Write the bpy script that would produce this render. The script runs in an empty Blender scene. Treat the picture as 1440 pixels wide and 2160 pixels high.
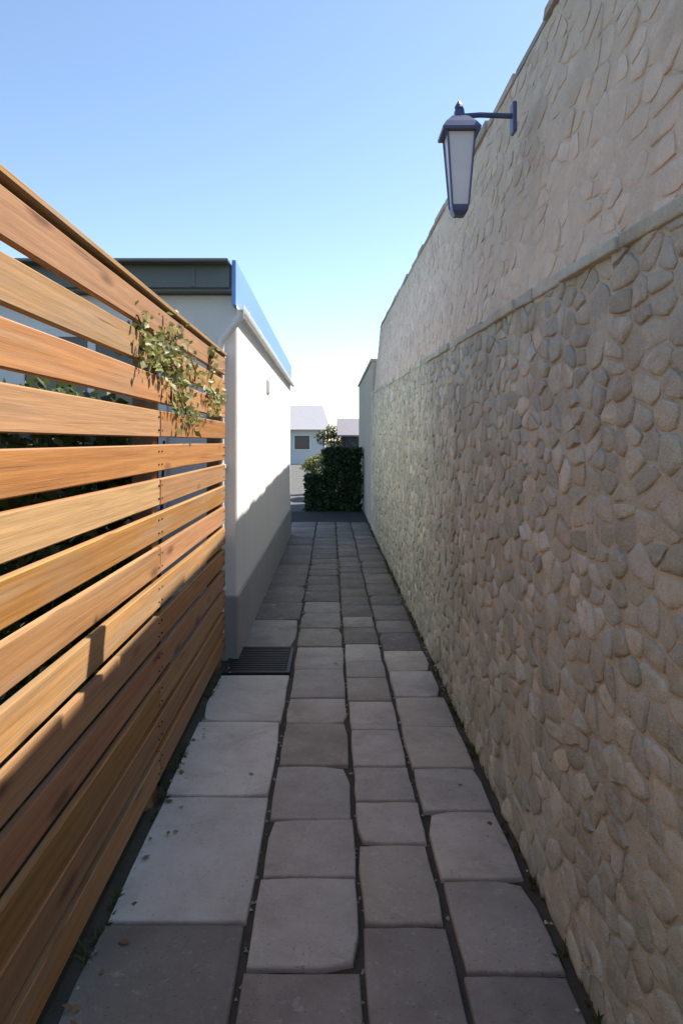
import bpy, math, random
from mathutils import Vector, Matrix, noise
R = random.Random(7)
sc = bpy.context.scene
COL = sc.collection

# ------------------------------------------------------------------ camera, sky, sun, exposure
EYE = 1.6
F = 1560.0
cam_d = bpy.data.cameras.new('camera')
cam = bpy.data.objects.new('camera', cam_d); COL.objects.link(cam)
cam.location = (0, 0, EYE); cam.rotation_euler = (math.radians(90), 0, 0)
cam_d.sensor_fit = 'VERTICAL'; cam_d.sensor_height = 36; cam_d.sensor_width = 24
cam_d.lens = 26.0
cam_d.shift_x = 23 / 2160; cam_d.shift_y = -150 / 2160
cam_d.clip_start = 0.05; cam_d.clip_end = 6000
sc.camera = cam

TO_SUN = Vector((1.0, 0.62, 1.56)).normalized()
SUN_EL = math.asin(TO_SUN.z)
SUN_ROT = math.atan2(TO_SUN.x, TO_SUN.y)
world = bpy.data.worlds.new('World'); sc.world = world
world.use_nodes = True
wn = world.node_tree; wn.nodes.clear()
sky = wn.nodes.new('ShaderNodeTexSky'); sky.sky_type = 'NISHITA'; sky.sun_disc = False
sky.sun_elevation = SUN_EL; sky.sun_rotation = SUN_ROT
sky.air_density = 1.0; sky.dust_density = 0.4; sky.ozone_density = 1.6
bg = wn.nodes.new('ShaderNodeBackground'); bg.inputs['Strength'].default_value = 0.13
wo = wn.nodes.new('ShaderNodeOutputWorld')
wn.links.new(sky.outputs[0], bg.inputs[0]); wn.links.new(bg.outputs[0], wo.inputs[0])
sl = bpy.data.lights.new('sun', 'SUN'); sl.energy = 4.8; sl.angle = math.radians(0.53); sl.color = (1.0, 0.93, 0.82)
sun = bpy.data.objects.new('sun', sl); COL.objects.link(sun)
sun.rotation_euler = TO_SUN.to_track_quat('Z', 'Y').to_euler()
sc.view_settings.view_transform = 'Standard'; sc.view_settings.look = 'None'
sc.view_settings.exposure = 0.85; sc.view_settings.gamma = 1.0; sc.view_settings.use_curve_mapping = False

# ------------------------------------------------------------------ helpers
def obj(name, verts, faces, mat, parent=None, loc=(0, 0, 0), smooth=False, kind=None, label=None, sharp=None):
    me = bpy.data.meshes.new(name); me.from_pydata([tuple(v) for v in verts], [], faces); me.update()
    return link(name, me, mat, parent, loc, smooth, kind, label, sharp)
def link(name, me, mat=None, parent=None, loc=(0, 0, 0), smooth=False, kind=None, label=None, sharp=None):
    if mat and not me.materials: me.materials.append(mat)
    if smooth:
        me.polygons.foreach_set('use_smooth', [True] * len(me.polygons))
        if sharp: me.set_sharp_from_angle(angle=math.radians(sharp))
    o = bpy.data.objects.new(name, me); COL.objects.link(o); o.location = loc
    if parent: o.parent = parent
    if kind: o['kind'] = kind
    if label: o['label'] = label
    return o
def thing(name, label, cat, loc=(0, 0, 0), group=None, rz=0):
    o = bpy.data.objects.new(name, None); COL.objects.link(o); o.location = loc; o.rotation_euler = (0, 0, rz)
    o.empty_display_size = .2
    o['label'] = label; o['category'] = cat
    if group: o['group'] = group
    return o
class MB:
    def __init__(s): s.v = []; s.f = []
    def add(s, v, f):
        n = len(s.v); s.v += [tuple(p) for p in v]; s.f += [tuple(i + n for i in q) for q in f]; return s
    def box(s, x0, x1, y0, y1, z0, z1, b=0.0):
        if b <= 0:
            return s.hexa([(x0,y0,z0),(x1,y0,z0),(x1,y1,z0),(x0,y1,z0),(x0,y0,z1),(x1,y0,z1),(x1,y1,z1),(x0,y1,z1)])
        c = ((x0+x1)/2, (y0+y1)/2, (z0+z1)/2); h = ((x1-x0)/2, (y1-y0)/2, (z1-z0)/2)
        b = min(b, min(h) * .9)
        V = []; idx = {}
        for sx in (-1, 1):
            for sy in (-1, 1):
                for sz in (-1, 1):
                    for ax in range(3):
                        d = [h[0]-b, h[1]-b, h[2]-b]; d[ax] = h[ax]
                        idx[(sx, sy, sz, ax)] = len(V)
                        V.append((c[0]+sx*d[0], c[1]+sy*d[1], c[2]+sz*d[2]))
        Fc = []
        def q(keys):
            pts = [idx[k] for k in keys]
            a, bb, cc = (Vector(V[pts[i]]) for i in range(3))
            n = (bb-a).cross(cc-a); m = sum((Vector(V[p]) for p in pts), Vector())/len(pts) - Vector(c)
            Fc.append(tuple(pts) if n.dot(m) > 0 else tuple(reversed(pts)))
        for ax in range(3):
            a1, a2 = [i for i in range(3) if i != ax]
            for sg in (-1, 1):
                ks = []
                for (p, r) in ((-1,-1),(1,-1),(1,1),(-1,1)):
                    k = [0,0,0]; k[ax] = sg; k[a1] = p; k[a2] = r; ks.append((*k, ax))
                q(ks)
            for p in (-1, 1):
                for r in (-1, 1):
                    ka = [0,0,0]; kb = [0,0,0]; ka[a1]=kb[a1]=p; ka[a2]=kb[a2]=r; ka[ax]=-1; kb[ax]=1
                    q([(*ka, a1), (*kb, a1), (*kb, a2), (*ka, a2)])
        for sx in (-1,1):
            for sy in (-1,1):
                for sz in (-1,1): q([(sx,sy,sz,0),(sx,sy,sz,1),(sx,sy,sz,2)])
        return s.add(V, Fc)
    def hexa(s, p):
        return s.add(p, [(0,3,2,1),(4,5,6,7),(0,1,5,4),(1,2,6,5),(2,3,7,6),(3,0,4,7)])
    def tube(s, pts, r, n=10, cap=True):
        pts = [Vector(p) for p in pts]; rr = r if isinstance(r, (list, tuple)) else [r]*len(pts)
        V = []; up = None
        for i, p in enumerate(pts):
            t = (pts[min(i+1, len(pts)-1)] - pts[max(i-1, 0)]).normalized()
            if up is None: up = Vector((0,0,1)) if abs(t.z) < .9 else Vector((1,0,0))
            a = t.cross(up).normalized(); b = a.cross(t).normalized(); up = b
            for k in range(n):
                an = 2*math.pi*k/n; V.append(p + a*math.cos(an)*rr[i] + b*math.sin(an)*rr[i])
        Fc = []
        for i in range(len(pts)-1):
            for k in range(n):
                k2 = (k+1) % n; Fc.append((i*n+k, i*n+k2, (i+1)*n+k2, (i+1)*n+k))
        if cap: Fc.append(tuple(reversed(range(n)))); Fc.append(tuple((len(pts)-1)*n+k for k in range(n)))
        Fc = [tuple(reversed(q)) for q in Fc]
        return s.add(V, Fc)
    def frustum(s, c, rings, n=4, rot=math.pi/4):
        V = []
        for (r, z) in rings:
            for k in range(n):
                a = rot + 2*math.pi*k/n; V.append((c[0]+r*math.cos(a), c[1]+r*math.sin(a), c[2]+z))
        Fc = []
        for i in range(len(rings)-1):
            for k in range(n):
                k2 = (k+1)%n; Fc.append((i*n+k, i*n+k2, (i+1)*n+k2, (i+1)*n+k))
        Fc.append(tuple(reversed(range(n)))); Fc.append(tuple((len(rings)-1)*n+k for k in range(n)))
        return s.add(V, Fc)
    def make(s, name, mat, parent=None, **k): return obj(name, s.v, s.f, mat, parent, **k)

# ------------------------------------------------------------------ materials
class NT:
    def __init__(s, name):
        s.m = bpy.data.materials.new(name); s.m.use_nodes = True; s.t = s.m.node_tree
        s.b = s.t.nodes['Principled BSDF']
        s.co = s.t.nodes.new('ShaderNodeTexCoord').outputs['Object']
    def n(s, typ, **k):
        nd = s.t.nodes.new(typ)
        for a, v in k.items(): setattr(nd, a, v)
        return nd
    def L(s, a, b): s.t.links.new(a, b)
    def val(s, sock, v):
        if hasattr(v, 'is_output') or hasattr(v, 'links'): s.L(v, sock)
        else: sock.default_value = v
    def noise(s, scale, detail=4, rough=.55, vec=None, dist=0):
        nd = s.n('ShaderNodeTexNoise'); nd.inputs['Scale'].default_value = scale; nd.inputs['Detail'].default_value = detail
        nd.inputs['Roughness'].default_value = rough; nd.inputs['Distortion'].default_value = dist
        s.L(vec if vec else s.co, nd.inputs['Vector']); return nd.outputs['Fac']
    def mapping(s, sc_, vec=None, loc=None):
        nd = s.n('ShaderNodeMapping'); s.L(vec if vec else s.co, nd.inputs['Vector']); nd.inputs['Scale'].default_value = sc_
        if loc is not None: s.L(loc, nd.inputs['Location'])
        return nd.outputs[0]
    def math(s, op, a, b=0.0):
        nd = s.n('ShaderNodeMath', operation=op); s.val(nd.inputs[0], a); s.val(nd.inputs[1], b); return nd.outputs[0]
    def ramp(s, fac, stops):
        nd = s.n('ShaderNodeValToRGB'); e = nd.color_ramp.elements
        while len(e) < len(stops): e.new(.5)
        for el, (p, c) in zip(e, stops):
            el.position = p; el.color = (*c, 1) if len(c) == 3 else c
        s.L(fac, nd.inputs[0]); return nd.outputs[0]
    def maprange(s, v, a, b, c, d):
        nd = s.n('ShaderNodeMapRange'); s.L(v, nd.inputs[0])
        for i, x in zip((1,2,3,4), (a,b,c,d)): nd.inputs[i].default_value = x
        return nd.outputs[0]
    def mix(s, fac, a, b, mode='MIX'):
        nd = s.n('ShaderNodeMix', data_type='RGBA', blend_type=mode)
        s.val(nd.inputs[0], fac)
        for sock, v in ((nd.inputs[6], a), (nd.inputs[7], b)):
            if isinstance(v, tuple): sock.default_value = (*v, 1) if len(v) == 3 else v
            else: s.L(v, sock)
        return nd.outputs[2]
    def rand(s):
        a = s.n('ShaderNodeObjectInfo').outputs['Random']; g = s.n('ShaderNodeNewGeometry').outputs['Random Per Island']
        return s.math('FRACT', s.math('ADD', a, g))
    def bump(s, h, strength=.4, dist=.01, prev=None):
        nd = s.n('ShaderNodeBump'); nd.inputs['Strength'].default_value = strength; nd.inputs['Distance'].default_value = dist
        s.L(h, nd.inputs['Height'])
        if prev: s.L(prev, nd.inputs['Normal'])
        return nd.outputs[0]
    def out(s, col, rough=.8, normal=None, spec=.3, metal=0):
        if isinstance(col, tuple): s.b.inputs['Base Color'].default_value = (*col, 1)
        else: s.L(col, s.b.inputs['Base Color'])
        s.val(s.b.inputs['Roughness'], rough)
        s.b.inputs['Specular IOR Level'].default_value = spec; s.b.inputs['Metallic'].default_value = metal
        if normal: s.L(normal, s.b.inputs['Normal'])
        return s.m

def offset_vec(t, r, k=37.0):
    """object coordinates pushed to a different patch of texture for each piece"""
    cv = t.n('ShaderNodeCombineXYZ'); m = t.math('MULTIPLY', r, k)
    for i in range(3): t.L(m, cv.inputs[i])
    ad = t.n('ShaderNodeVectorMath', operation='ADD'); t.L(t.co, ad.inputs[0]); t.L(cv.outputs[0], ad.inputs[1])
    return ad.outputs[0]

def mat_wood(name, c_lo, c_hi, knots=True, rough=.62):
    t = NT(name); r = t.rand(); v = offset_vec(t, r)
    g = t.mapping((55, 1.1, 55), v)
    ring = t.noise(1.0, 5, .6, g, .6)
    fine = t.noise(1.0, 3, .7, t.mapping((260, 5, 260), v))
    broad = t.noise(1.6, 3, .5, t.mapping((3, .7, 3), v))
    col = t.ramp(ring, [(.25, c_lo), (.62, c_hi)])
    hs = t.n('ShaderNodeHueSaturation'); t.L(col, hs.inputs['Color'])
    t.L(t.maprange(r, 0, 1, .74, 1.18), hs.inputs['Value'])
    t.L(t.maprange(t.math('FRACT', t.math('MULTIPLY', r, 7.3)), 0, 1, .488, .512), hs.inputs['Hue'])
    t.L(t.maprange(t.math('FRACT', t.math('MULTIPLY', r, 13.7)), 0, 1, .82, 1.08), hs.inputs['Saturation'])
    col = t.mix(t.maprange(fine, .35, .75, .25, 0), hs.outputs[0], tuple(.45*c for c in c_lo))
    col = t.mix(t.maprange(broad, .52, .75, 0, .45), col, (.30, .225, .16))
    h = ring
    wth = t.math('MULTIPLY', t.maprange(t.noise(1.0, 5, .65, t.mapping((16, .55, 16), v)), .5, .68, 0, 1), t.maprange(t.math('FRACT', t.math('MULTIPLY', r, 23.1)), .1, 1, .05, .6))
    col = t.mix(wth, col, (.36, .30, .235))
    spl = t.maprange(t.noise(1.0, 3, .6, t.mapping((120, .9, 120), v)), .68, .71, 0, .75)
    col = t.mix(spl, col, (.06, .035, .02))
    if knots:
        vo = t.n('ShaderNodeTexVoronoi'); t.L(t.mapping((7, 1.7, 7), v), vo.inputs['Vector']); vo.inputs['Scale'].default_value = 1.0
        k = t.maprange(vo.outputs['Distance'], .09, .2, 1, 0)
        col = t.mix(t.math('MULTIPLY', k, .75), col, (.12, .055, .025))
    return t.out(col, rough, t.bump(t.math('ADD', h, fine), .35, .002), .3)

def age(t, col, amt):
    p = t.n('ShaderNodeNewGeometry').outputs['Position']
    a = t.noise(1.15, 6, .68, p, .4); b = t.noise(3.1, 5, .7, t.mapping((1, 1, .8), p), .6); c = t.noise(1.0, 5, .65, t.mapping((5, 5, .45), p))
    col = t.mix(t.maprange(a, .47, .62, 0, .55*amt), col, (.40, .43, .35))
    col = t.mix(t.maprange(b, .52, .66, 0, .45*amt), col, (.33, .27, .19))
    col = t.mix(t.maprange(c, .56, .72, 0, .5*amt), col, (.22, .215, .185))
    li = t.maprange(t.noise(26, 5, .75, p), .61, .66, 0, .55*amt)
    return t.mix(li, col, (.60, .62, .55))

def mat_stone(name, cols, soil=.35, bump=.5, value=(.6, 1.3), scale=1.0, aged=.8):
    t = NT(name); r = t.rand(); v = offset_vec(t, r)
    base = t.ramp(r, [(i/(len(cols)-1), c) for i, c in enumerate(cols)])
    n1 = t.noise(9*scale, 6, .65, v); n2 = t.noise(60*scale, 4, .7, v); n3 = t.noise(260*scale, 2, .7, v)
    hs = t.n('ShaderNodeHueSaturation'); t.L(base, hs.inputs['Color'])
    t.L(t.maprange(t.math('FRACT', t.math('MULTIPLY', r, 17.3)), 0, 1, *value), hs.inputs['Value'])
    col = t.mix(t.maprange(n1, .34, .74, 0, .5), hs.outputs[0], tuple(sum(c[i] for c in cols)/len(cols)*.66 for i in range(3)))
    col = t.mix(t.maprange(n2, .55, .78, 0, .5), col, tuple(min(1, sum(c[i] for c in cols)/len(cols)*1.5) for i in range(3)))
    col = t.mix(t.maprange(n2, .42, .26, 0, soil), col, (.07, .065, .045))
    col = age(t, col, aged)
    h = t.math('ADD', t.math('MULTIPLY', n1, 1.2), t.math('ADD', n2, t.math('MULTIPLY', n3, .5)))
    return t.out(col, .9, t.bump(h, bump, .012), .2)

def mat_mortar(name, col, dark, aged=0):
    t = NT(name)
    n1 = t.noise(3.2, 6, .7); n2 = t.noise(45, 5, .7); n3 = t.noise(320, 2, .6)
    c = t.mix(t.maprange(n1, .35, .7, 0, 1), col, dark)
    c = t.mix(t.maprange(n3, .58, .72, 0, .6), c, tuple(min(1, x*1.5) for x in col))
    c = t.mix(t.maprange(n2, .56, .75, 0, .5), c, tuple(x*.45 for x in dark))
    if aged: c = age(t, c, aged)
    return t.out(c, .95, t.bump(t.math('ADD', n2, t.math('MULTIPLY', n3, .6)), .9, .012), .15)

def mat_slab(name, c, var=(.78, 1.2)):
    t = NT(name); r = t.rand(); v = offset_vec(t, r)
    n1 = t.noise(5, 6, .65, v); n2 = t.noise(38, 5, .7, v); n3 = t.noise(220, 3, .7, v); n4 = t.noise(1.7, 4, .6, v, .5)
    hs = t.n('ShaderNodeHueSaturation'); hs.inputs['Color'].default_value = (*c, 1)
    t.L(t.maprange(r, 0, 1, *var), hs.inputs['Value'])
    t.L(t.maprange(t.math('FRACT', t.math('MULTIPLY', r, 9.1)), 0, 1, .6, 1.05), hs.inputs['Saturation'])
    col = t.mix(t.maprange(n1, .35, .72, 0, .5), hs.outputs[0], tuple(x*.66 for x in c))
    col = t.mix(t.maprange(n2, .56, .75, 0, .5), col, tuple(min(.7, x*1.5) for x in c))
    col = t.mix(t.maprange(n4, .55, .72, 0, .4), col, tuple(x*.45 for x in c))
    col = t.mix(t.maprange(n3, .60, .72, 0, .5), col, tuple(x*.35 for x in c))
    col = t.mix(t.maprange(t.noise(2.6, 6, .7, v, 1.2), .50, .68, 0, .42), col, tuple(x*.5 for x in c))
    pit = t.maprange(t.noise(95, 2, .5, v), .66, .72, 0, 1); col = t.mix(t.math('MULTIPLY', pit, .5), col, tuple(x*.3 for x in c))
    sp = t.maprange(t.noise(14, 5, .75, v), .60, .66, 0, .4); col = t.mix(sp, col, (.50,.50,.45))
    h = t.math('ADD', n1, t.math('ADD', t.math('MULTIPLY', n2, .6), t.math('SUBTRACT', t.math('MULTIPLY', n3, .4), t.math('MULTIPLY', pit, .8))))
    return t.out(col, t.maprange(n1, .3, .7, .6, .9), t.bump(h, .6, .008), .35)

def mat_plain(name, c, rough=.6, spec=.4, metal=0, mott=.25, scale=6, bump=.1, dist=.004):
    t = NT(name); n1 = t.noise(scale, 5, .6); n2 = t.noise(scale*18, 3, .6)
    col = t.mix(t.maprange(n1, .35, .75, 0, mott), c, tuple(x*.55 for x in c))
    return t.out(col, rough, t.bump(t.math('ADD', n1, t.math('MULTIPLY', n2, .5)), bump, dist), spec, metal)

def mat_leaf(name, cols, trans=.35):
    t = NT(name); r = t.rand()
    col = t.ramp(r, [(i/(len(cols)-1), c) for i, c in enumerate(cols)])
    t.out(col, .5, None, .4)
    tr = t.n('ShaderNodeBsdfTranslucent'); t.L(col, tr.inputs[0])
    mx = t.n('ShaderNodeMixShader'); mx.inputs[0].default_value = trans
    t.L(t.b.outputs[0], mx.inputs[1]); t.L(tr.outputs[0], mx.inputs[2])
    t.L(mx.outputs[0], t.t.nodes['Material Output'].inputs[0])
    return t.m

def mat_render(name, c, dirt=(.5, .47, .42), amt=.3):
    t = NT(name); n1 = t.noise(1.3, 6, .65); n2 = t.noise(90, 4, .6); n3 = t.noise(1, 4, .6, t.mapping((9, 9, .6)))
    col = t.mix(t.maprange(n1, .48, .78, 0, amt), c, dirt)
    col = t.mix(t.maprange(n3, .55, .8, 0, amt), col, dirt)
    return t.out(col, .9, t.bump(t.math('ADD', t.math('ADD', n1, n2), t.noise(14, 4, .6)), .45, .006), .2)

WOOD = mat_wood('larch_boards', (.33, .155, .05), (.56, .285, .10))
POSTW = mat_wood('post_timber', (.20, .11, .05), (.34, .19, .09), False, .8)
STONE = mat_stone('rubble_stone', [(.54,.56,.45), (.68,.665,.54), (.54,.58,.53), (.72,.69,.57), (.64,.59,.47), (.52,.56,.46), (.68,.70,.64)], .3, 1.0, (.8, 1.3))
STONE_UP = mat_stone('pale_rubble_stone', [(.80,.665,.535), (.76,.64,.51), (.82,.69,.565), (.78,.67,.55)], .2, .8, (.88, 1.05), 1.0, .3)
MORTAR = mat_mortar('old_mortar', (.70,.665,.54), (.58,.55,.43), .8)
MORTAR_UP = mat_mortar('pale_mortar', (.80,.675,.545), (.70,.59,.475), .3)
COPING = mat_stone('coping_stone', [(.45,.40,.34), (.52,.46,.39), (.42,.39,.34)])
SLAB = mat_slab('grey_slab', (.48,.43,.35))
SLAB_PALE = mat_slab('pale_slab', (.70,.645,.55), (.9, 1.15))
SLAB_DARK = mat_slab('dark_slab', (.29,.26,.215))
SLAB_FAR = mat_slab('far_brown_slab', (.175,.152,.13))  # darker brown tone for the slabs in the far part of the lane
BED = mat_mortar('paving_bed', (.12,.108,.085), (.075,.068,.052))
ASPHALT = mat_mortar('asphalt', (.06,.06,.058), (.045,.045,.043))
WHITE = mat_render('white_render', (.82,.81,.78), (.66,.62,.55), .25)
PLINTH = mat_render('grey_plinth_render', (.36,.37,.38), (.22,.21,.19), .5)
GREYR = mat_render('grey_render', (.48,.435,.37), (.36,.32,.26), .5)
DARKF = mat_plain('dark_roof_metal', (.15,.175,.175), .5, .5, 0, .4)
BLUEF = mat_plain('pale_blue_paint', (.22,.40,.80), .5, .4, 0, .15)
WPIPE = mat_plain('white_plastic_paint', (.78,.78,.76), .35, .5, 0, .12)
IRON = mat_plain('cast_iron', (.04,.038,.034), .55, .5, .6, .5, 14, .3)
LANT = mat_plain('blue_black_metal', (.085,.105,.20), .4, .5, .3, .3, 20, .15)
SOIL = mat_mortar('garden_soil', (.10,.085,.055), (.06,.055,.03))
HOUSEW = mat_render('pale_grey_render', (.62,.62,.63), (.5,.5,.5), .3)
ROOFG = mat_plain('grey_roof', (.36,.36,.38), .7, .3, 0, .3)
SHEDW = mat_wood('blue_shed_boards', (.03,.035,.06), (.05,.06,.095), False, .7)
FELT = mat_plain('grey_felt', (.30,.28,.30), .8, .2, 0, .3, 12, .3)
DOORC = mat_plain('door_paint', (.10,.16,.13), .4, .4)
BARK = mat_plain('bark', (.12,.09,.06), .95, .1, 0, .6, 20, .8, .01)
LEAF_H = mat_leaf('hedge_leaf', [(.014,.035,.012), (.028,.06,.018), (.02,.045,.02), (.045,.08,.025)], .2)
LEAF_S = mat_leaf('shrub_leaf', [(.05,.085,.02), (.09,.12,.03), (.07,.10,.035), (.13,.15,.05)], .35)
LEAF_V = mat_leaf('vine_leaf', [(.20,.24,.06), (.34,.35,.13), (.17,.20,.055), (.44,.42,.22)], .3)
LEAF_O = mat_leaf('olive_leaf', [(.08,.095,.03), (.12,.13,.05), (.15,.15,.07)], .3)
GRASS = mat_leaf('weed_leaf', [(.05,.08,.02), (.08,.10,.03), (.11,.11,.05)], .3)
def glass_mat(name, c, rough=.08):
    t = NT(name); t.out(c, rough, None, .6); return t.m
PANE = glass_mat('dark_window_glass', (.03,.035,.04))
LGLASS = mat_plain('frosted_lantern_glass', (.80,.80,.84), .25, .6, 0, .2, 10, .02)
LGLASS.node_tree.nodes['Principled BSDF'].inputs['Transmission Weight'].default_value = .12

# ------------------------------------------------------------------ ground
g = MB(); S = 3000
xs = [-S, -60, -8, -0.79, 0.9, 8, 60, S]
g.add([(-S,-S,-.06),(S,-S,-.06),(S,S,-.06),(-S,S,-.06)], [(0,1,2,3)])
t = NT('meadow'); n1 = t.noise(.6, 6, .7); n2 = t.noise(14, 5, .7)
MEADOW = t.out(t.mix(n2, t.mix(n1, (.07,.085,.03), (.10,.10,.045)), (.04,.055,.02)), .95, t.bump(n2, .6, .05), .1)
g.make('ground', MEADOW, kind='structure')

Y0, YE = -3.0, 14.6       # lane ends
bed = MB(); nx, ny = 12, 140
V = []; Fc = []
for j in range(ny+1):
    for i in range(nx+1):
        x = -.80 + 1.66*i/nx; y = Y0 + (YE-Y0)*j/ny
        edge = min(abs(x+.77), abs(x-.75))
        V.append((x, y, -.022 + .010*noise.noise((x*9, y*9, 2)) + (.018*max(0, 1-edge/.05) if edge < .05 else 0)))
for j in range(ny):
    for i in range(nx):
        a = j*(nx+1)+i; Fc.append((a, a+1, a+nx+2, a+nx+1))
lane = obj('lane', V, Fc, BED, kind='structure', smooth=True)
rd = MB().box(-40, .73, YE, 16.9, -.2, -.012); rd.make('road', ASPHALT, kind='structure')

# ---- paving slabs
def slab_mesh(w, l, seed, th=.05):
    q = random.Random(seed)
    b = .006
    def outline(d, z, jit):
        pts = []
        n = 3
        cs = [(-w/2+d, -l/2+d), (w/2-d, -l/2+d), (w/2-d, l/2-d), (-w/2+d, l/2-d)]
        for k in range(4):
            p, r2 = cs[k], cs[(k+1)%4]
            for s_ in range(n):
                f = s_/n
                pts.append([p[0]+(r2[0]-p[0])*f, p[1]+(r2[1]-p[1])*f, z])
        return pts
    o1 = outline(0, 0, 0); J = [(q.uniform(-.004,.004), q.uniform(-.004,.004)) for _ in o1]
    for k in (0,3,6,9):
        p = o1[k]; c = q.uniform(0, .007) if q.random() < .88 else q.uniform(.012, .028); J[k] = (-math.copysign(c, p[0]), -math.copysign(c, p[1]))
    tx, ty = q.uniform(-.006,.006), q.uniform(-.006,.006)
    rings = []
    for d, z in ((0,-th), (0,-.010), (b*.45,-.003), (b*1.3, 0)):
        o_ = outline(d, z, 0)
        rings.append([(p[0]+j[0], p[1]+j[1], p[2] + (tx*p[0]+ty*p[1] if z > -.04 else 0)) for p, j in zip(o_, J)])
    V = [p for r_ in rings for p in r_]; n = 12; Fc = []
    for i in range(3):
        for k in range(n):
            k2 = (k+1)%n; Fc.append((i*n+k, i*n+k2, (i+1)*n+k2, (i+1)*n+k))
    cz = sum(p[2] for p in rings[3])/n - q.uniform(0, .002)
    V.append((0, 0, cz)); c = len(V)-1
    for k in range(n): Fc.append((3*n+k, 3*n+(k+1)%n, c))
    return V, Fc
ROWS = [(-.752, -.275, [2.46, 3.34, 4.22, 5.06], .86), (-.262, .095, [1.72, 2.24, 2.71, 3.13, 3.65, 4.2], .5),
        (.108, .385, [1.9, 2.45, 2.94, 3.29, 3.64, 4.1], .42), (.398, .712, [1.75, 2.22, 2.70, 3.2, 3.62, 4.15], .52)]
GR = (5.10, 5.74)          # drain grate in the left row
cnt = 0
for ri, (x0, x1, cuts, step) in enumerate(ROWS):
    ys = list(cuts)
    while ys[0] > Y0 + .2: ys.insert(0, ys[0] - step*R.uniform(.85, 1.15))
    ys[0] = max(ys[0], Y0 + .02)
    if ri == 0: ys += [GR[1]+.01]
    while ys[-1] < YE - .15: ys.append(min(YE - .01, ys[-1] + step*R.uniform(.8, 1.2)))
    for a, b in zip(ys[:-1], ys[1:]):
        if b - a < .1: continue
        if ri == 0 and GR[0]-.1 < (a+b)/2 < GR[1]: continue
        m = (a+b)/2
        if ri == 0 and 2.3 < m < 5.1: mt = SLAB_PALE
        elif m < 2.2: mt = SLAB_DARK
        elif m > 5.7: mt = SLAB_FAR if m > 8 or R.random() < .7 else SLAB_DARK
        else: mt = SLAB
        gp = R.uniform(.005, .011)
        V, Fc = slab_mesh(x1-x0-R.uniform(0,.012), b-a-2*gp, 100+cnt)
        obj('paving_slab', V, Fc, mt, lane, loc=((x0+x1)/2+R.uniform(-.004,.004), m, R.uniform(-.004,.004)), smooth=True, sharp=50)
        cnt += 1

# ---- drain grate
gr = thing('drain_grate', 'dark cast iron drain grate set in the paving at the white house corner', 'drain grate', (-.515, (GR[0]+GR[1])/2, 0))
L = (GR[1]-GR[0])/2; W = .235
fr = MB().box(-W, W, -L, -L+.03, -.05, .004, .003).box(-W, W, L-.03, L, -.05, .004, .003).box(-W, -W+.03, -L+.03, L-.03, -.05, .0035, .003).box(W-.03, W, -L+.03, L-.03, -.05, .0035, .003)
fr.make('frame', IRON, gr)
for k in range(13):
    y = -L+.06 + (2*L-.12)*k/12
    MB().box(-W+.031, W-.031, y-.012, y+.012, -.035, .001, .003).make('bar', IRON, gr)
MB().box(-.015, .015, -L+.031, L-.031, -.045, -.0365).make('rib', IRON, gr)

# ------------------------------------------------------------------ rubble wall on the right
XW, XU = .75, .795
W0, W1 = -3.0, 13.6
def hb(y): return EYE + .455 + .030*y
def ht(y): return EYE + 1.69 + .028*y
BATTER = .10               # the upper stage leans back a little
wall = thing('stone_wall', 'tall grey rubble stone wall along the right side of the alley', 'stone wall', (XW, 0, 0))
def core(xf, z0, z1, thick, mat, name, seed, amp=.007, lean=0):
    st = .05; ny = int((W1-W0)/st); nz = max(2, int((z1(5)-z0(5))/st)); V = []; Fc = []
    for j in range(ny+1):
        y = W0+(W1-W0)*j/ny
        for i in range(nz+1):
            z = z0(y)+(z1(y)-z0(y))*i/nz
            V.append((xf-XW+lean*(z-z0(y))+amp*noise.fractal((y*7, z*7, seed), 1, 2, 3), y, z))
    n = nz+1
    for j in range(ny):
        for i in range(nz):
            a = j*n+i; Fc.append((a, a+1, a+n+1, a+n))
    fr = len(V)
    # closed back, top and ends
    V += [(thick, W0, z0(W0)), (thick, W1, z0(W1)), (thick, W0, z1(W0)), (thick, W1, z1(W1))]
    Fc.append((fr, fr+2, fr+3, fr+1))
    Fc.append(tuple(j*n+nz for j in range(ny+1)) + (fr+3, fr+2))
    Fc.append(tuple(range(n)) + (fr+2, fr))
    e = ny*n; Fc.append(tuple(reversed(range(e, e+n))) + (fr+1, fr+3))
    return obj(name, V, Fc, mat, wall, smooth=True, sharp=40)
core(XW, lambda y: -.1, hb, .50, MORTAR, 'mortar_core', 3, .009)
core(XU, lambda y: hb(y)+.001, ht, .495, MORTAR_UP, 'pale_mortar_core', 5, .006, BATTER)

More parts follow.
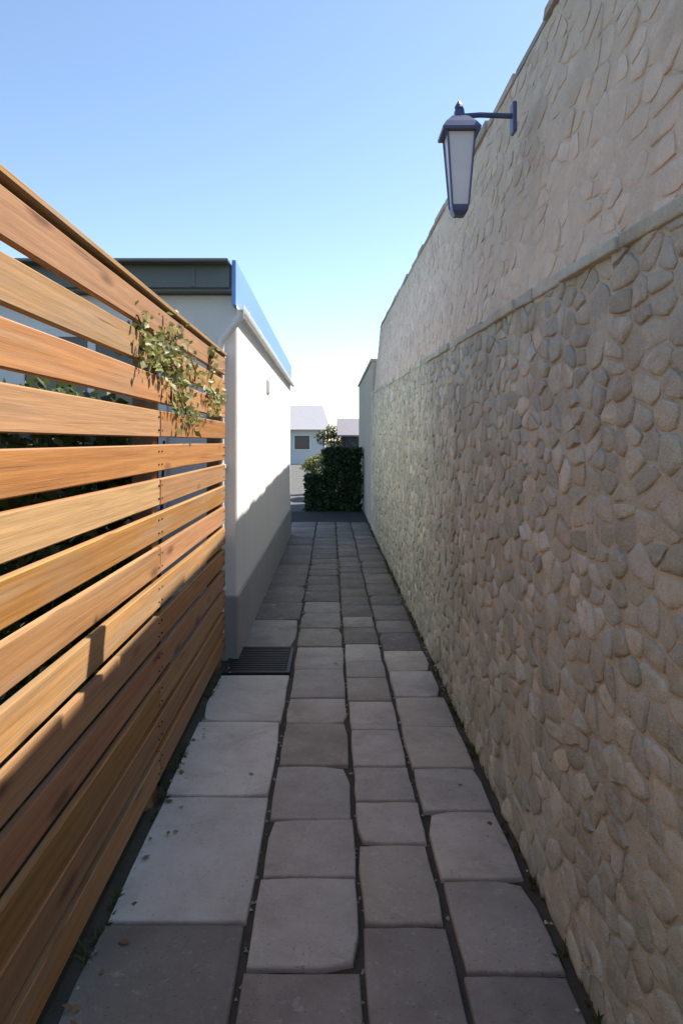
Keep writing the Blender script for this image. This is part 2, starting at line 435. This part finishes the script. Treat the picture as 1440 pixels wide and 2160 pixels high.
def voronoi(u0, u1, v0, v1, cu, cv, rng, jit=.46):
    """jittered-grid Voronoi cells in an (u, v) strip, squashed so cells lie flat"""
    k = cu/cv; nu = int((u1-u0)/cu); nv = max(1, int(round((v1-v0)/cv))); P = {}
    for i in range(-1, nu+1):
        for j in range(-1, nv+1):
            P[(i, j)] = ((u0+(i+.5+(.5 if j % 2 else 0)+rng.uniform(-jit, jit))*cu), (v0+(j+.5+rng.uniform(-jit, jit)*.8)*cv)*k)
    for key in list(P):
        if rng.random() < .24: del P[key]        # the gaps are taken over by larger stones
    cells = []
    for (i, j), p in P.items():
        if not (0 <= i < nu and 0 <= j < nv): continue
        poly = [(u0, v0*k), (u1, v0*k), (u1, v1*k), (u0, v1*k)]
        for di in range(-3, 4):
            for dj in range(-3, 4):
                if (di or dj) and (i+di, j+dj) in P:
                    q = P[(i+di, j+dj)]; mx, my = (p[0]+q[0])/2, (p[1]+q[1])/2; nx_, ny_ = q[0]-p[0], q[1]-p[1]
                    new = []
                    for a in range(len(poly)):
                        A, B = poly[a-1], poly[a]
                        da = (A[0]-mx)*nx_+(A[1]-my)*ny_; db = (B[0]-mx)*nx_+(B[1]-my)*ny_
                        if (da < 0) != (db < 0):
                            f = da/(da-db); new.append((A[0]+(B[0]-A[0])*f, A[1]+(B[1]-A[1])*f))
                        if db < 0: new.append(B)
                    poly = new
                    if not poly: break
            if not poly: break
        if len(poly) >= 3: cells.append([(a, b/k) for a, b in poly])
    return cells
def stone_mesh(poly, rng, gap, proud, deep=.03):
    """a rounded lump with the outline of one cell; local x points into the wall"""
    n0 = len(poly); cu = sum(p[0] for p in poly)/n0; cv = sum(p[1] for p in poly)/n0
    per = sum(math.dist(poly[i-1], poly[i]) for i in range(n0))
    pts = []
    for i in range(n0):
        A, B = poly[i], poly[(i+1)%n0]; d = math.dist(A, B)
        if d < .014: continue
        m = 2 if d > per*.16 else 1
        for s_ in range(m):
            f = (s_+.0)/m; pts.append((A[0]+(B[0]-A[0])*f-cu, A[1]+(B[1]-A[1])*f-cv))
    if len(pts) < 3: return None
    # soften corners and pull in for the joint
    n = len(pts); sm = [((pts[i-1][0]+7*pts[i][0]+pts[(i+1)%n][0])/9, (pts[i-1][1]+7*pts[i][1]+pts[(i+1)%n][1])/9) for i in range(n)]
    out = []
    for p in sm:
        r = math.hypot(*p)
        if r < .004: return None
        f = max(.25, (r-gap)/r)*rng.uniform(.93, 1.04); out.append((p[0]*f, p[1]*f))
    pr = proud*rng.uniform(.35, 1.25); tu, tv = rng.uniform(-.1,.1), rng.uniform(-.1,.1)
    V = []; 
    for f, x in ((1.0, deep), (1.0, -pr*.3), (.88, -pr*.95), (.48, -pr*1.02)):
        for p in out:
            jx = 0 if x > 0 else rng.uniform(-.35, .35)*pr + tu*p[0]*.5 + tv*p[1]*.5
            V.append((x+jx, p[0]*f, p[1]*f))
    V.append((-pr*rng.uniform(.7, 1.3), 0, 0)); Fc = []
    for i in range(3):
        for k in range(n):
            k2 = (k+1)%n; Fc.append((i*n+k, (i+1)*n+k, (i+1)*n+k2, i*n+k2))
    for k in range(n): Fc.append((3*n+k, 4*n, 3*n+(k+1)%n))
    return (cu, cv), V, Fc
stones = []
rng = random.Random(21)
# strips of differing stone size so that the courses wander
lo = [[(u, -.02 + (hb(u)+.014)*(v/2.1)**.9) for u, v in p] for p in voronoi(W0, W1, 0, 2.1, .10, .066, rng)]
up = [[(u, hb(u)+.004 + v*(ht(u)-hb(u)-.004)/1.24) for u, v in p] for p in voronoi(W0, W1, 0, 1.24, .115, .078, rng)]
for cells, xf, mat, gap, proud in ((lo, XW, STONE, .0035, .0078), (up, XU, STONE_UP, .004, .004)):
    for p in cells:
        if rng.random() < .012: continue
        s_ = stone_mesh(p, rng, gap, proud)
        if not s_: continue
        (cu, cv), V, Fc = s_
        dx = xf-XW
        if mat is STONE_UP:
            dx += BATTER*(cv-hb(cu)); V = [(v_[0]+BATTER*v_[2], v_[1], v_[2]) for v_ in V]
        area = abs(sum(p[i-1][0]*p[i][1]-p[i][0]*p[i-1][1] for i in range(len(p))))/2
        px = 697+F*xf/max(cu, .01); py = 930-F*(cv-EYE)/max(cu, .01)
        vis = cu > 1.2 and px < 1460 and -20 < py < 2180
        d = (cu*cu + xf*xf + (cv-EYE)**2)**1.5
        stones.append((area*xf/d if vis else 0, dx, cu, cv, V, Fc, mat))
stones.sort(key=lambda s_: -s_[0])
for (a, dx, u, v, V, Fc, mat) in stones[:300]:
    obj('stone', V, Fc, mat, wall, loc=(dx, u, v), smooth=True, sharp=62)
for mat in (STONE, STONE_UP):
    m = MB()
    for (a, dx, u, v, V, Fc, mt) in stones[300:]:
        if mt is mat: m.add([(p[0]+dx, p[1]+u, p[2]+v) for p in V], Fc)
    m.make('rubble_stones', mat, wall, kind='stuff', smooth=True, sharp=62)
y = W0
while y < W1 - .1:
    l = min(R.uniform(.38, .62), W1-y); a, b = ht(y), ht(y+l); e = R.uniform(.004, .022); th = R.uniform(.05, .065)
    x0, x1 = .045+BATTER*(ht(y)-hb(y))-e, .515
    V = [(x0,.004,-.01),(x1,.004,-.01),(x1,l-.004,b-a-.01),(x0,l-.004,b-a-.01)]
    tp = [(x0+.008,.008,th),(x1,.008,th+.02),(x1,l-.01,b-a+th+.02),(x0+.008,l-.01,b-a+th)]
    MB().hexa([(p[0], p[1], p[2]+.012) for p in V] + [(p[0]+R.uniform(-.006,.006), p[1], p[2]+R.uniform(-.008,.006)) for p in tp]).make('coping_stone', COPING, wall, loc=(0, y, a))
    y += l
y = W0
while y < W1 - .1:                                  # flat ledge stones where the wall steps back
    l = min(R.uniform(.22, .48), W1-y); a, b = hb(y), hb(y+l); e = R.uniform(.012, .030); th = R.uniform(.035, .05)
    V = []
    for z in (0, th):
        for (x_, y_) in ((-e, .004), (.055, .004), (.055, l-.004), (-e*R.uniform(.8, 1.15), l-.004)):
            V.append((x_+R.uniform(-.003, .003), y_, (b-a)*y_/l + z + R.uniform(-.004, .004)))
    o_ = MB().hexa(V).make('ledge_stone', STONE, wall, loc=(0, y, a-.022))
    bv = o_.modifiers.new('bevel', 'BEVEL'); bv.width = .006; bv.segments = 2
    y += l
# second, smooth rendered wall further on
w2 = thing('rendered_wall', 'plain grey rendered wall at the far end of the alley, past the rubble wall', 'wall', (.765, W1+.03, 0))
MB().box(0, .3, 0, 6.4, -.1, 3.06, .01).make('wall', GREYR, w2)
MB().box(-.03, .33, .0, 6.42, 3.062, 3.12, .01).make('coping', COPING, w2)

# ------------------------------------------------------------------ lantern
ln = thing('wall_lantern', 'dark blue metal lantern with pale glass bracketed high on the rubble wall', 'lantern', (.555, 3.2, 2.60))
MB().frustum((0,0,0), [(.03, -.03), (.046, -.012), (.05, .0), (.05, .014)]).make('base', LANT, ln)
MB().frustum((0,0,0), [(.047, .0145), (.078, .318)]).make('glass', LGLASS, ln)
for k in range(4):
    a = math.pi/4 + k*math.pi/2; c, s_ = math.cos(a), math.sin(a)
    MB().tube([(c*.05, s_*.05, .01), (c*.083, s_*.083, .32)], .0045, 6).make('corner_bar', LANT, ln)
MB().frustum((0,0,0), [(.112, .32), (.115, .332), (.09, .36), (.05, .392), (.03, .40), (.026, .43)]).make('cap', LANT, ln)
MB().tube([(0,0,.428),(0,0,.44),(0,0,.452),(0,0,.47)], [.012,.02,.016,.004], 8).make('finial', LANT, ln)
MB().tube([(.02,0,.405),(.09,0,.41),(.232,0,.405)], .012, 8).make('bracket', LANT, ln)
MB().box(.226, .244, -.03, .03, .33, .46, .004).make('wall_plate', LANT, ln)

# ------------------------------------------------------------------ board fence on the left
XF = -.758
fence = thing('board_fence', 'orange brown horizontal board fence with open gaps on the left of the alley', 'fence', (XF, 0, 0))
PITCH, GAP = .152, .034
posts = [-3.0, -.9, 1.2, 3.3, 5.26]
scr = MB()
for i in range(-10, 4):
    z0 = EYE + PITCH*i + GAP/2; z1 = z0 + PITCH - GAP
    cuts = [-3.05, 1.2, 5.33] if i % 2 else [-3.05, -.9, 3.3, 5.33]
    for a, b in zip(cuts[:-1], cuts[1:]):
        a += .003; b -= .003; l = b-a; n = max(4, int(l/.35)); th = .022
        V = []; Fc = []; ph = R.uniform(0, 99); amp = .003
        prof = [(-th, .0), (-th, z1-z0), (-.003, z1-z0), (0, z1-z0-.004), (0, .004), (-.003, 0)]
        for j in range(n+1):
            yy = -l/2 + l*j/n
            bx = amp*noise.noise((ph, yy*.9, 0)); bz = .0035*noise.noise((ph, yy*.7, 9)); tw = .018*noise.noise((ph, yy*.6, 20))
            for (px_, pz) in prof: V.append((px_+bx+tw*(pz-(z1-z0)/2), yy, pz-(z1-z0)/2+bz))
        m = len(prof)
        for j in range(n):
            for k in range(m):
                k2 = (k+1)%m; Fc.append((j*m+k, (j+1)*m+k, (j+1)*m+k2, j*m+k2))
        Fc.append(tuple(range(m))); Fc.append(tuple(reversed(range(n*m, n*m+m))))
        obj('board', V, Fc, WOOD, fence, loc=(R.uniform(-.002,.002), (a+b)/2, (z0+z1)/2), smooth=True, sharp=30)
        for py in posts:
            for off in (-.03, .03):
                if a+.01 < py+off < b-.01 and py > .5:
                    for zz in (z0+.03, z1-.03):
                        c = MB(); 
                        V2 = [(.0035, py+off+.0045*math.cos(q), zz+.0045*math.sin(q)) for q in [k*math.pi/3 for k in range(6)]]
                        V3 = [(-.002, p[1], p[2]) for p in V2]
                        scr.add(V2+V3, [tuple(range(6))] + [(k, k+6, (k+1)%6+6, (k+1)%6) for k in range(6)])
scr.make('screw_heads', IRON, fence, kind='stuff')
for py in posts:
    MB().box(-.115, -.0245, py-.045, py+.045, -.1, 2.19, .004).make('post', POSTW, fence)
for a, b in ((-3.05, 1.2), (1.2, 5.34)):
    MB().box(-.075, .012, a+.002, b-.002, 2.2075, 2.232, .005).make('top_rail', WOOD, fence)

# ------------------------------------------------------------------ white house
HX, HY0, HY1 = -.69, 5.45, 12.7
wh = thing('white_house', 'low white rendered house with flat dark roof beyond the board fence', 'house', (-3, HY0, 0))
def hp(mb, name, mat, parent=None, **k): return obj(name, [(v[0]+3, v[1]-HY0, v[2]) for v in mb.v], mb.f, mat, parent or wh, **k)
body = MB().box(-6.5, HX, HY0, HY1, -.1, 2.68, .012); wallp = hp(body, 'wall', WHITE)
hp(MB().box(-6.52, HX+.014, HY0-.014, HY1+.014, -.1, .46, .01), 'plinth', PLINTH)
roof = hp(MB().box(-6.6, HX-.02, HY0-.12, HY1+.1, 2.682, 2.86), 'roof', DARKF)
hp(MB().box(-6.62, HX-.035, HY0-.145, HY0-.122, 2.70, 2.90, .004), 'front_fascia', DARKF)
hp(MB().box(-6.62, HX-.03, HY0-.26, HY1+.12, 2.862, 2.885, .004), 'roof_sheet', DARKF)
hp(MB().box(HX-.018, HX+.012, HY0-.145, HY1+.12, 2.575, 2.90, .004), 'side_fascia', BLUEF)
gut = MB()
prof = [(.0,.05), (.004,.012), (.022,-.012), (.05,-.018), (.075,-.008), (.088,.018), (.09,.05)]
V = []; Fc = []
for yy in (HY0-.15, HY1+.10):
    for (a, b) in prof: V.append((HX+.014+a*.6, yy, 2.545+b*.7))
    for (a, b) in reversed(prof): V.append((HX+.014+(.045+(a-.045)*.9)*.6, yy, 2.547+b*.65))
n = len(prof)*2
for k in range(n): Fc.append((k, n+k, n+(k+1)%n, (k+1)%n))
Fc.append(tuple(range(n))); Fc.append(tuple(reversed(range(n, 2*n)))); gut.add(V, Fc)
hp(gut, 'gutter', WPIPE, smooth=True, sharp=40)
dp = MB().tube([(HX+.04, HY0-.10, 2.55), (HX+.035, HY0-.10, 2.50), (HX-.03, HY0-.085, 2.42), (HX-.105, HY0-.065, 2.33), (HX-.115, HY0-.06, 2.27), (HX-.115, HY0-.06, .08)], .032, 12)
dpo = hp(dp, 'downpipe', WPIPE, smooth=True, sharp=50)
for z in (.5, 1.4, 2.2): hp(MB().box(HX-.157, HX-.073, HY0-.095, HY0-.002, z, z+.03, .004), 'pipe_clip', WPIPE, dpo)
for k in range(8): hp(MB().box(HX+.013, HX+.062, HY0+.3+k*.95, HY0+.325+k*.95, 2.528, 2.60, .003), 'gutter_bracket', WPIPE)
for k in range(5): hp(MB().box(-6.0+k*1.25, -5.97+k*1.25, HY0-.152, HY0-.1455, 2.705, 2.895, .002), 'fascia_seam', DARKF)
ve = hp(MB().box(HX+.002, HX+.014, 8.0, 8.26, 2.12, 2.27, .003), 'air_vent', WPIPE)
for k in range(5): hp(MB().box(HX+.0145, HX+.02, 8.02, 8.24, 2.136+k*.026, 2.146+k*.026), 'vent_slat', WPIPE, ve)
# front window above the fence line and a door on the hidden side
wf = hp(MB().box(-2.30, -1.2, HY0-.03, HY0+.02, 2.36, 2.42, .004).box(-2.30, -1.2, HY0-.03, HY0+.02, 1.1, 1.16, .004).box(-2.30, -2.24, HY0-.03, HY0+.02, 1.162, 2.358, .004).box(-1.26, -1.2, HY0-.03, HY0+.02, 1.162, 2.358, .004).box(-1.78, -1.72, HY0-.028, HY0+.02, 1.162, 2.358, .004), 'window', WPIPE)
hp(MB().box(-2.238, -1.782, HY0-.012, HY0-.004, 1.163, 2.357), 'pane', PANE, wf)
hp(MB().box(-1.718, -1.262, HY0-.012, HY0-.004, 1.163, 2.357), 'pane', PANE, wf)
hp(MB().box(-2.36, -1.14, HY0-.09, HY0-.002, 1.05, 1.098, .005), 'sill', PLINTH, wf)

# ------------------------------------------------------------------ foliage
def leaves(n, sampler, size, rng, droop=.3):
    V = []; Fc = []
    for _ in range(n):
        p, nrm = sampler()
        d = Vector((rng.gauss(0,1), rng.gauss(0,1), rng.gauss(-droop,.8))).normalized()
        nn = (Vector(nrm)*1.0 + Vector((rng.gauss(0,.7), rng.gauss(0,.7), rng.gauss(.3,.7)))).normalized()
        s_ = d.cross(nn)
        if s_.length < .05: continue
        s_.normalize(); up_ = nn
        l = size*rng.uniform(.6, 1.3); w = l*rng.uniform(.26, .36); p = Vector(p); k = len(V)
        V += [p, p+d*l*.45+s_*w, p+d*l-up_*l*.15, p+d*l*.45-s_*w, p+d*l*.5+up_*-.06*l]
        Fc += [(k, k+1, k+4), (k+1, k+2, k+4), (k+2, k+3, k+4), (k+3, k, k+4)]
    return V, Fc
def blobs_sampler(blobs, rng, shell=.55):
    ws = [b[3]**2 for b in blobs]
    def f():
        b = rng.choices(blobs, ws)[0]
        d = Vector((rng.gauss(0,1), rng.gauss(0,1), rng.gauss(0,1))).normalized()
        r = b[3]*(shell+(1-shell)*rng.random()**.6)*(1+.25*noise.noise((d*2.5+Vector(b[:3]))))
        return Vector(b[:3])+d*r, d
    return f
def shrub(name, label, cat, loc, h, w, n, size, mat, seed, group=None, trunk=.25, blobs=9):
    q = random.Random(seed); t_ = thing(name, label, cat, loc, group)
    bl = []
    for k in range(blobs):
        a = q.uniform(0, 6.28); r = w*.5*q.uniform(.1, .8); z = h*(trunk+ (1-trunk)*q.uniform(.12, .86)); rad = w*q.uniform(.18, .30)
        bl.append((r*math.cos(a), r*math.sin(a), min(z, h-rad*.8), rad))
    V, Fc = leaves(n, blobs_sampler(bl, q, .35), size, q)
    obj('crown', V, Fc, mat, t_)
    st = MB(); st.tube([(0,0,-.08), (.02,.01,h*trunk), (.0,.03,h*.6)], [w*.035+.012, w*.028+.008, .008], 8)
    for b in bl: st.tube([(.01,.01,h*trunk*.8), (b[0]*.6, b[1]*.6, (h*trunk+b[2])*.5), b[:3]], [w*.018+.006, .008, .004], 6)
    st.make('trunk', BARK, t_, smooth=True)
    return t_
gsp = 'shrubs in the garden behind the board fence'
SL = ['leafy green shrub close behind the near end of the board fence', 'leafy green shrub behind the middle of the board fence', 'tall leafy shrub behind the far half of the board fence',
      'leafy shrub behind the far end of the board fence beside the white house', 'leafy shrub deeper in the garden behind the near boards', 'leafy shrub deeper in the garden seen past the middle boards']
for k, (x, y, h, w) in enumerate([(-1.38, 1.25, 2.15, .82), (-1.40, 2.25, 2.2, .85), (-1.38, 3.3, 2.2, .85), (-1.40, 4.4, 2.1, .8), (-2.6, 3.4, 2.3, 1.6), (-2.6, 4.6, 2.2, 1.2)]):
    shrub('garden_shrub', SL[k], 'shrub', (x, y, -.06), h, w, 5200, .07, LEAF_S, 50+k, gsp, .05, 16)
MB().box(-7, XF-.03, -3, HY0-.02, -.3, -.03).make('garden_soil', SOIL, kind='structure')

# vine on the fence
vn = thing('climbing_vine', 'yellow green climbing vine growing through the upper boards of the fence', 'vine', (XF, 3.2, 0))
q = random.Random(5); st = MB(); cl = []
for k in range(14):
    y0 = q.uniform(-.35, 1.6); z0 = 1.66+q.uniform(0, .36); pts = []
    yy, zz = y0, z0
    for s_ in range(8):
        pts.append((.012+.012*math.sin(s_*1.7+k) - (.03 if s_ % 4 == 3 else 0), yy, zz)); cl.append(Vector(pts[-1]))
        yy += q.uniform(-.03, .10)*(1 if k % 2 else -.5); zz += q.uniform(-.05, .06)
    MB().tube(pts, .0042, 6).make('stem', BARK, vn, smooth=True)
st.tube([(-.06, .3, -.05), (-.05, .28, .9), (-.04, .35, 1.6)], [.012,.01,.006], 6)
st.make('stem', BARK, vn, smooth=True)
def vs():
    p = q.choice(cl)+Vector((abs(q.gauss(0,.02)), q.gauss(0,.05), q.gauss(0,.04))); return p, Vector((1, 0, .4))
V, Fc = leaves(760, vs, .041, q, .5)
obj('foliage', V, Fc, LEAF_V, vn, kind='stuff')

# hedges across the lane end
def hedge(label, x0, x1, y0, y1, h, n, seed, mat):
    t_ = thing('hedge', label, 'hedge', ((x0+x1)/2, (y0+y1)/2, -.06)); q = random.Random(seed)
    w, d = (x1-x0)/2, (y1-y0)/2
    def s_():
        f = q.random()
        x, y, z = q.uniform(-w, w), q.uniform(-d, d), q.uniform(.02, h)
        if f < .55: y = -d; nr = (0,-1,.2)
        elif f < .9: z = h; nr = (0,0,1)
        else: x = -w if q.random() < .5 else w; nr = (math.copysign(1, x), 0, 0)
        b = .10*noise.noise((x*2.2, y*2, z*2.2+seed)) - abs(q.gauss(0, .05))
        return Vector((x, y, z))+Vector(nr)*b, nr
    V, Fc = leaves(n, s_, .085, q)
    for _ in range(int(w*14)):
        c = Vector((q.uniform(-w, w), q.uniform(-d, d), h)); up_ = Vector((q.gauss(0,.3), q.gauss(0,.3), 1)); ln_ = q.uniform(.06, .28)
        V2, F2 = leaves(9, lambda: (c+up_*ln_*q.random(), (0,0,1)), .07, q); k = len(V); V += V2; Fc += [tuple(i+k for i in f) for f in F2]
    obj('foliage', V, Fc, mat, t_)
    # dense inner twigs
    tw = MB()
    for _ in range(int(40*w)+20):
        x, y = q.uniform(-w+.1, w-.1), q.uniform(-d+.1, d-.1)
        tw.tube([(x,y,0), (x+q.uniform(-.1,.1), y+q.uniform(-.1,.1), h*.5), (x+q.uniform(-.2,.2), y+q.uniform(-.2,.2), h*.93)], [.02,.014,.006], 5)
    tw.make('twigs', BARK, t_)
    return t_
hedge('dark green clipped hedge facing the end of the alley, the taller one', -.15, .70, 17.0, 17.9, 1.46, 7000, 3, LEAF_H)
hedge('low dark green hedge facing the end of the alley, left of the taller hedge', -.57, -.18, 17.0, 17.8, .84, 2600, 4, LEAF_H)
shrub('olive_tree', 'small olive green tree rising behind the hedge at the alley end', 'tree', (-.02, 21.0, -.06), 2.25, 1.0, 3000, .07, LEAF_O, 71, None, .3, 10)
shrub('bright_shrub', 'pale green sunlit shrub behind the low hedge at the alley end', 'shrub', (-.47, 22.5, -.06), 1.34, .75, 2200, .08, LEAF_V, 72, None, .1, 10)

MB().box(-3.6, -.6, 16.92, 51.9, -.3, -.03).make('gravel_drive', mat_mortar('pale_gravel', (.17,.165,.155), (.12,.115,.105)), kind='structure')
# garden shed
sh = thing('garden_shed', 'dark blue garden shed with grey felt roof behind the tall hedge', 'shed', (1.3, 20.4, -.06))
x = -1.0
while x < .99:
    MB().box(x+.002, x+.118, -.02, .0, .03, 1.82, .003).make('board', SHEDW, sh); x += .12
MB().box(-.995, .995, .002, 1.6, 0, 1.80).make('wall', SHEDW, sh)
MB().add([(-1.12,-.14,1.78),(1.12,-.14,1.78),(1.12,.8,2.26),(-1.12,.8,2.26),(-1.12,1.74,1.78),(1.12,1.74,1.78),
          (-1.12,-.14,1.82),(1.12,-.14,1.82),(1.12,.8,2.30),(-1.12,.8,2.30),(-1.12,1.74,1.82),(1.12,1.74,1.82)],
         [(0,3,2,1),(3,4,5,2),(6,7,8,9),(9,8,11,10),(0,1,7,6),(4,10,11,5),(0,6,9,3),(3,9,10,4),(1,2,8,7),(2,5,11,8)]).make('roof', FELT, sh)

# far bungalow
bu = thing('bungalow', 'pale grey bungalow with a grey roof in the distance past the hedge', 'bungalow', (-5.4, 52, -.06))
MB().box(-5, 5, 0, 8, 0, 2.45).make('wall', HOUSEW, bu)
rf = MB().add([(-5.4,-.5,2.45),(5.4,-.5,2.45),(4.8,4,4.35),(-4.8,4,4.35),(-5.4,8.5,2.45),(5.4,8.5,2.45)], [(0,1,2,3),(3,2,5,4),(0,3,4),(1,5,2),(0,4,5,1)]).make('roof', ROOFG, bu)
MB().box(-3.3, -2.7, 3.7, 4.3, 3.9, 5.0).make('chimney', GREYR, rf)
for wx in (-3.2, 1.0, 3.4):
    w_ = MB().box(wx-.6, wx+.6, -.05, -.002, 1.0, 1.07).box(wx-.6, wx+.6, -.05, -.002, 2.03, 2.1).box(wx-.6, wx-.53, -.05, -.002, 1.072, 2.028).box(wx+.53, wx+.6, -.05, -.002, 1.072, 2.028).make('window', WPIPE, bu)
    MB().box(wx-.529, wx+.529, -.03, -.003, 1.073, 2.027).make('pane', PANE, w_)
d_ = MB().box(-1.35, -.45, -.06, -.003, .05, 2.1).make('door', DOORC, bu)
MB().box(-.56, -.5, -.1, -.062, 1.0, 1.12).make('handle', IRON, d_)

# weeds and moss along the foot of the walls
def weeds(name, n, fx, y0, y1, seed, hmax):
    q = random.Random(seed); V = []; Fc = []
    for _ in range(n):
        y = q.uniform(y0, y1); 
        if noise.noise((y*1.3, seed, 0)) < -.05: continue
        x = fx+q.gauss(0, .012); b = Vector((x, y, -.02)); l = hmax*q.uniform(.3, 1)
        for k in range(q.randint(3, 6)):
            d = Vector((q.gauss(0,.5), q.gauss(0,.5), 1)).normalized(); s_ = d.cross(Vector((q.gauss(0,1), q.gauss(0,1), 0))).normalized()*.004
            m = b+d*l*.6; e = b+d*l+Vector((d.x, d.y, -.4))*l*.3; i = len(V)
            V += [b-s_*.6, b+s_*.6, m+s_, e, m-s_]; Fc += [(i, i+1, i+2, i+4), (i+4, i+2, i+3)]
    return obj(name, V, Fc, GRASS, kind='stuff', label='short weeds growing along the foot of the wall')
weeds('weeds', 260, .735, 1.2, 13.5, 1, .07)
weeds('weeds', 160, -.755, 1.2, 5.1, 2, .06)

q = random.Random(77); V = []; Fc = []
for _ in range(420):
    side = q.choice((-.748, .738, -.268, .10, .392)); big = abs(side) > .7
    x = side+(abs(q.gauss(0, .03))*(1 if side < 0 else -1) if big else q.gauss(0, .008)); y = 1.2+12*q.random()**1.6
    z = .004 if big else -.016; l = q.uniform(.004, .011); i = len(V); a = q.uniform(0, 6.28)
    for (dx, dy, dz) in ((1,0,0),(-.5,.8,0),(-.6,-.7,0),(0,.1,.9)):
        V.append((x+l*(dx*math.cos(a)-dy*math.sin(a)), y+l*(dx*math.sin(a)+dy*math.cos(a)), z+l*dz-.002))
    Fc += [(i,i+1,i+3),(i+1,i+2,i+3),(i+2,i,i+3),(i,i+2,i+1)]
obj('grit', V, Fc, STONE, kind='stuff', label='loose grit gathered in the paving joints and along the wall foot')
DRY = mat_leaf('dry_leaf', [(.22,.12,.05), (.30,.19,.08), (.16,.10,.05)], .15)
def fs():
    sd = q.random() < .6
    x = (.735-abs(q.gauss(0,.05)) if q.random() < .5 else -.74+abs(q.gauss(0,.05))) if sd else q.uniform(-.7, .7)
    return Vector((x, 1.5+9*q.random()**1.5, .006)), Vector((0,0,6))
V, Fc = leaves(46, fs, .038, q, 0)
V = [(v[0], v[1], max(.004, min(.03, v[2]))) for v in map(tuple, V)]
obj('fallen_leaves', V, Fc, DRY, kind='stuff', label='few dry brown leaves lying on the paving')
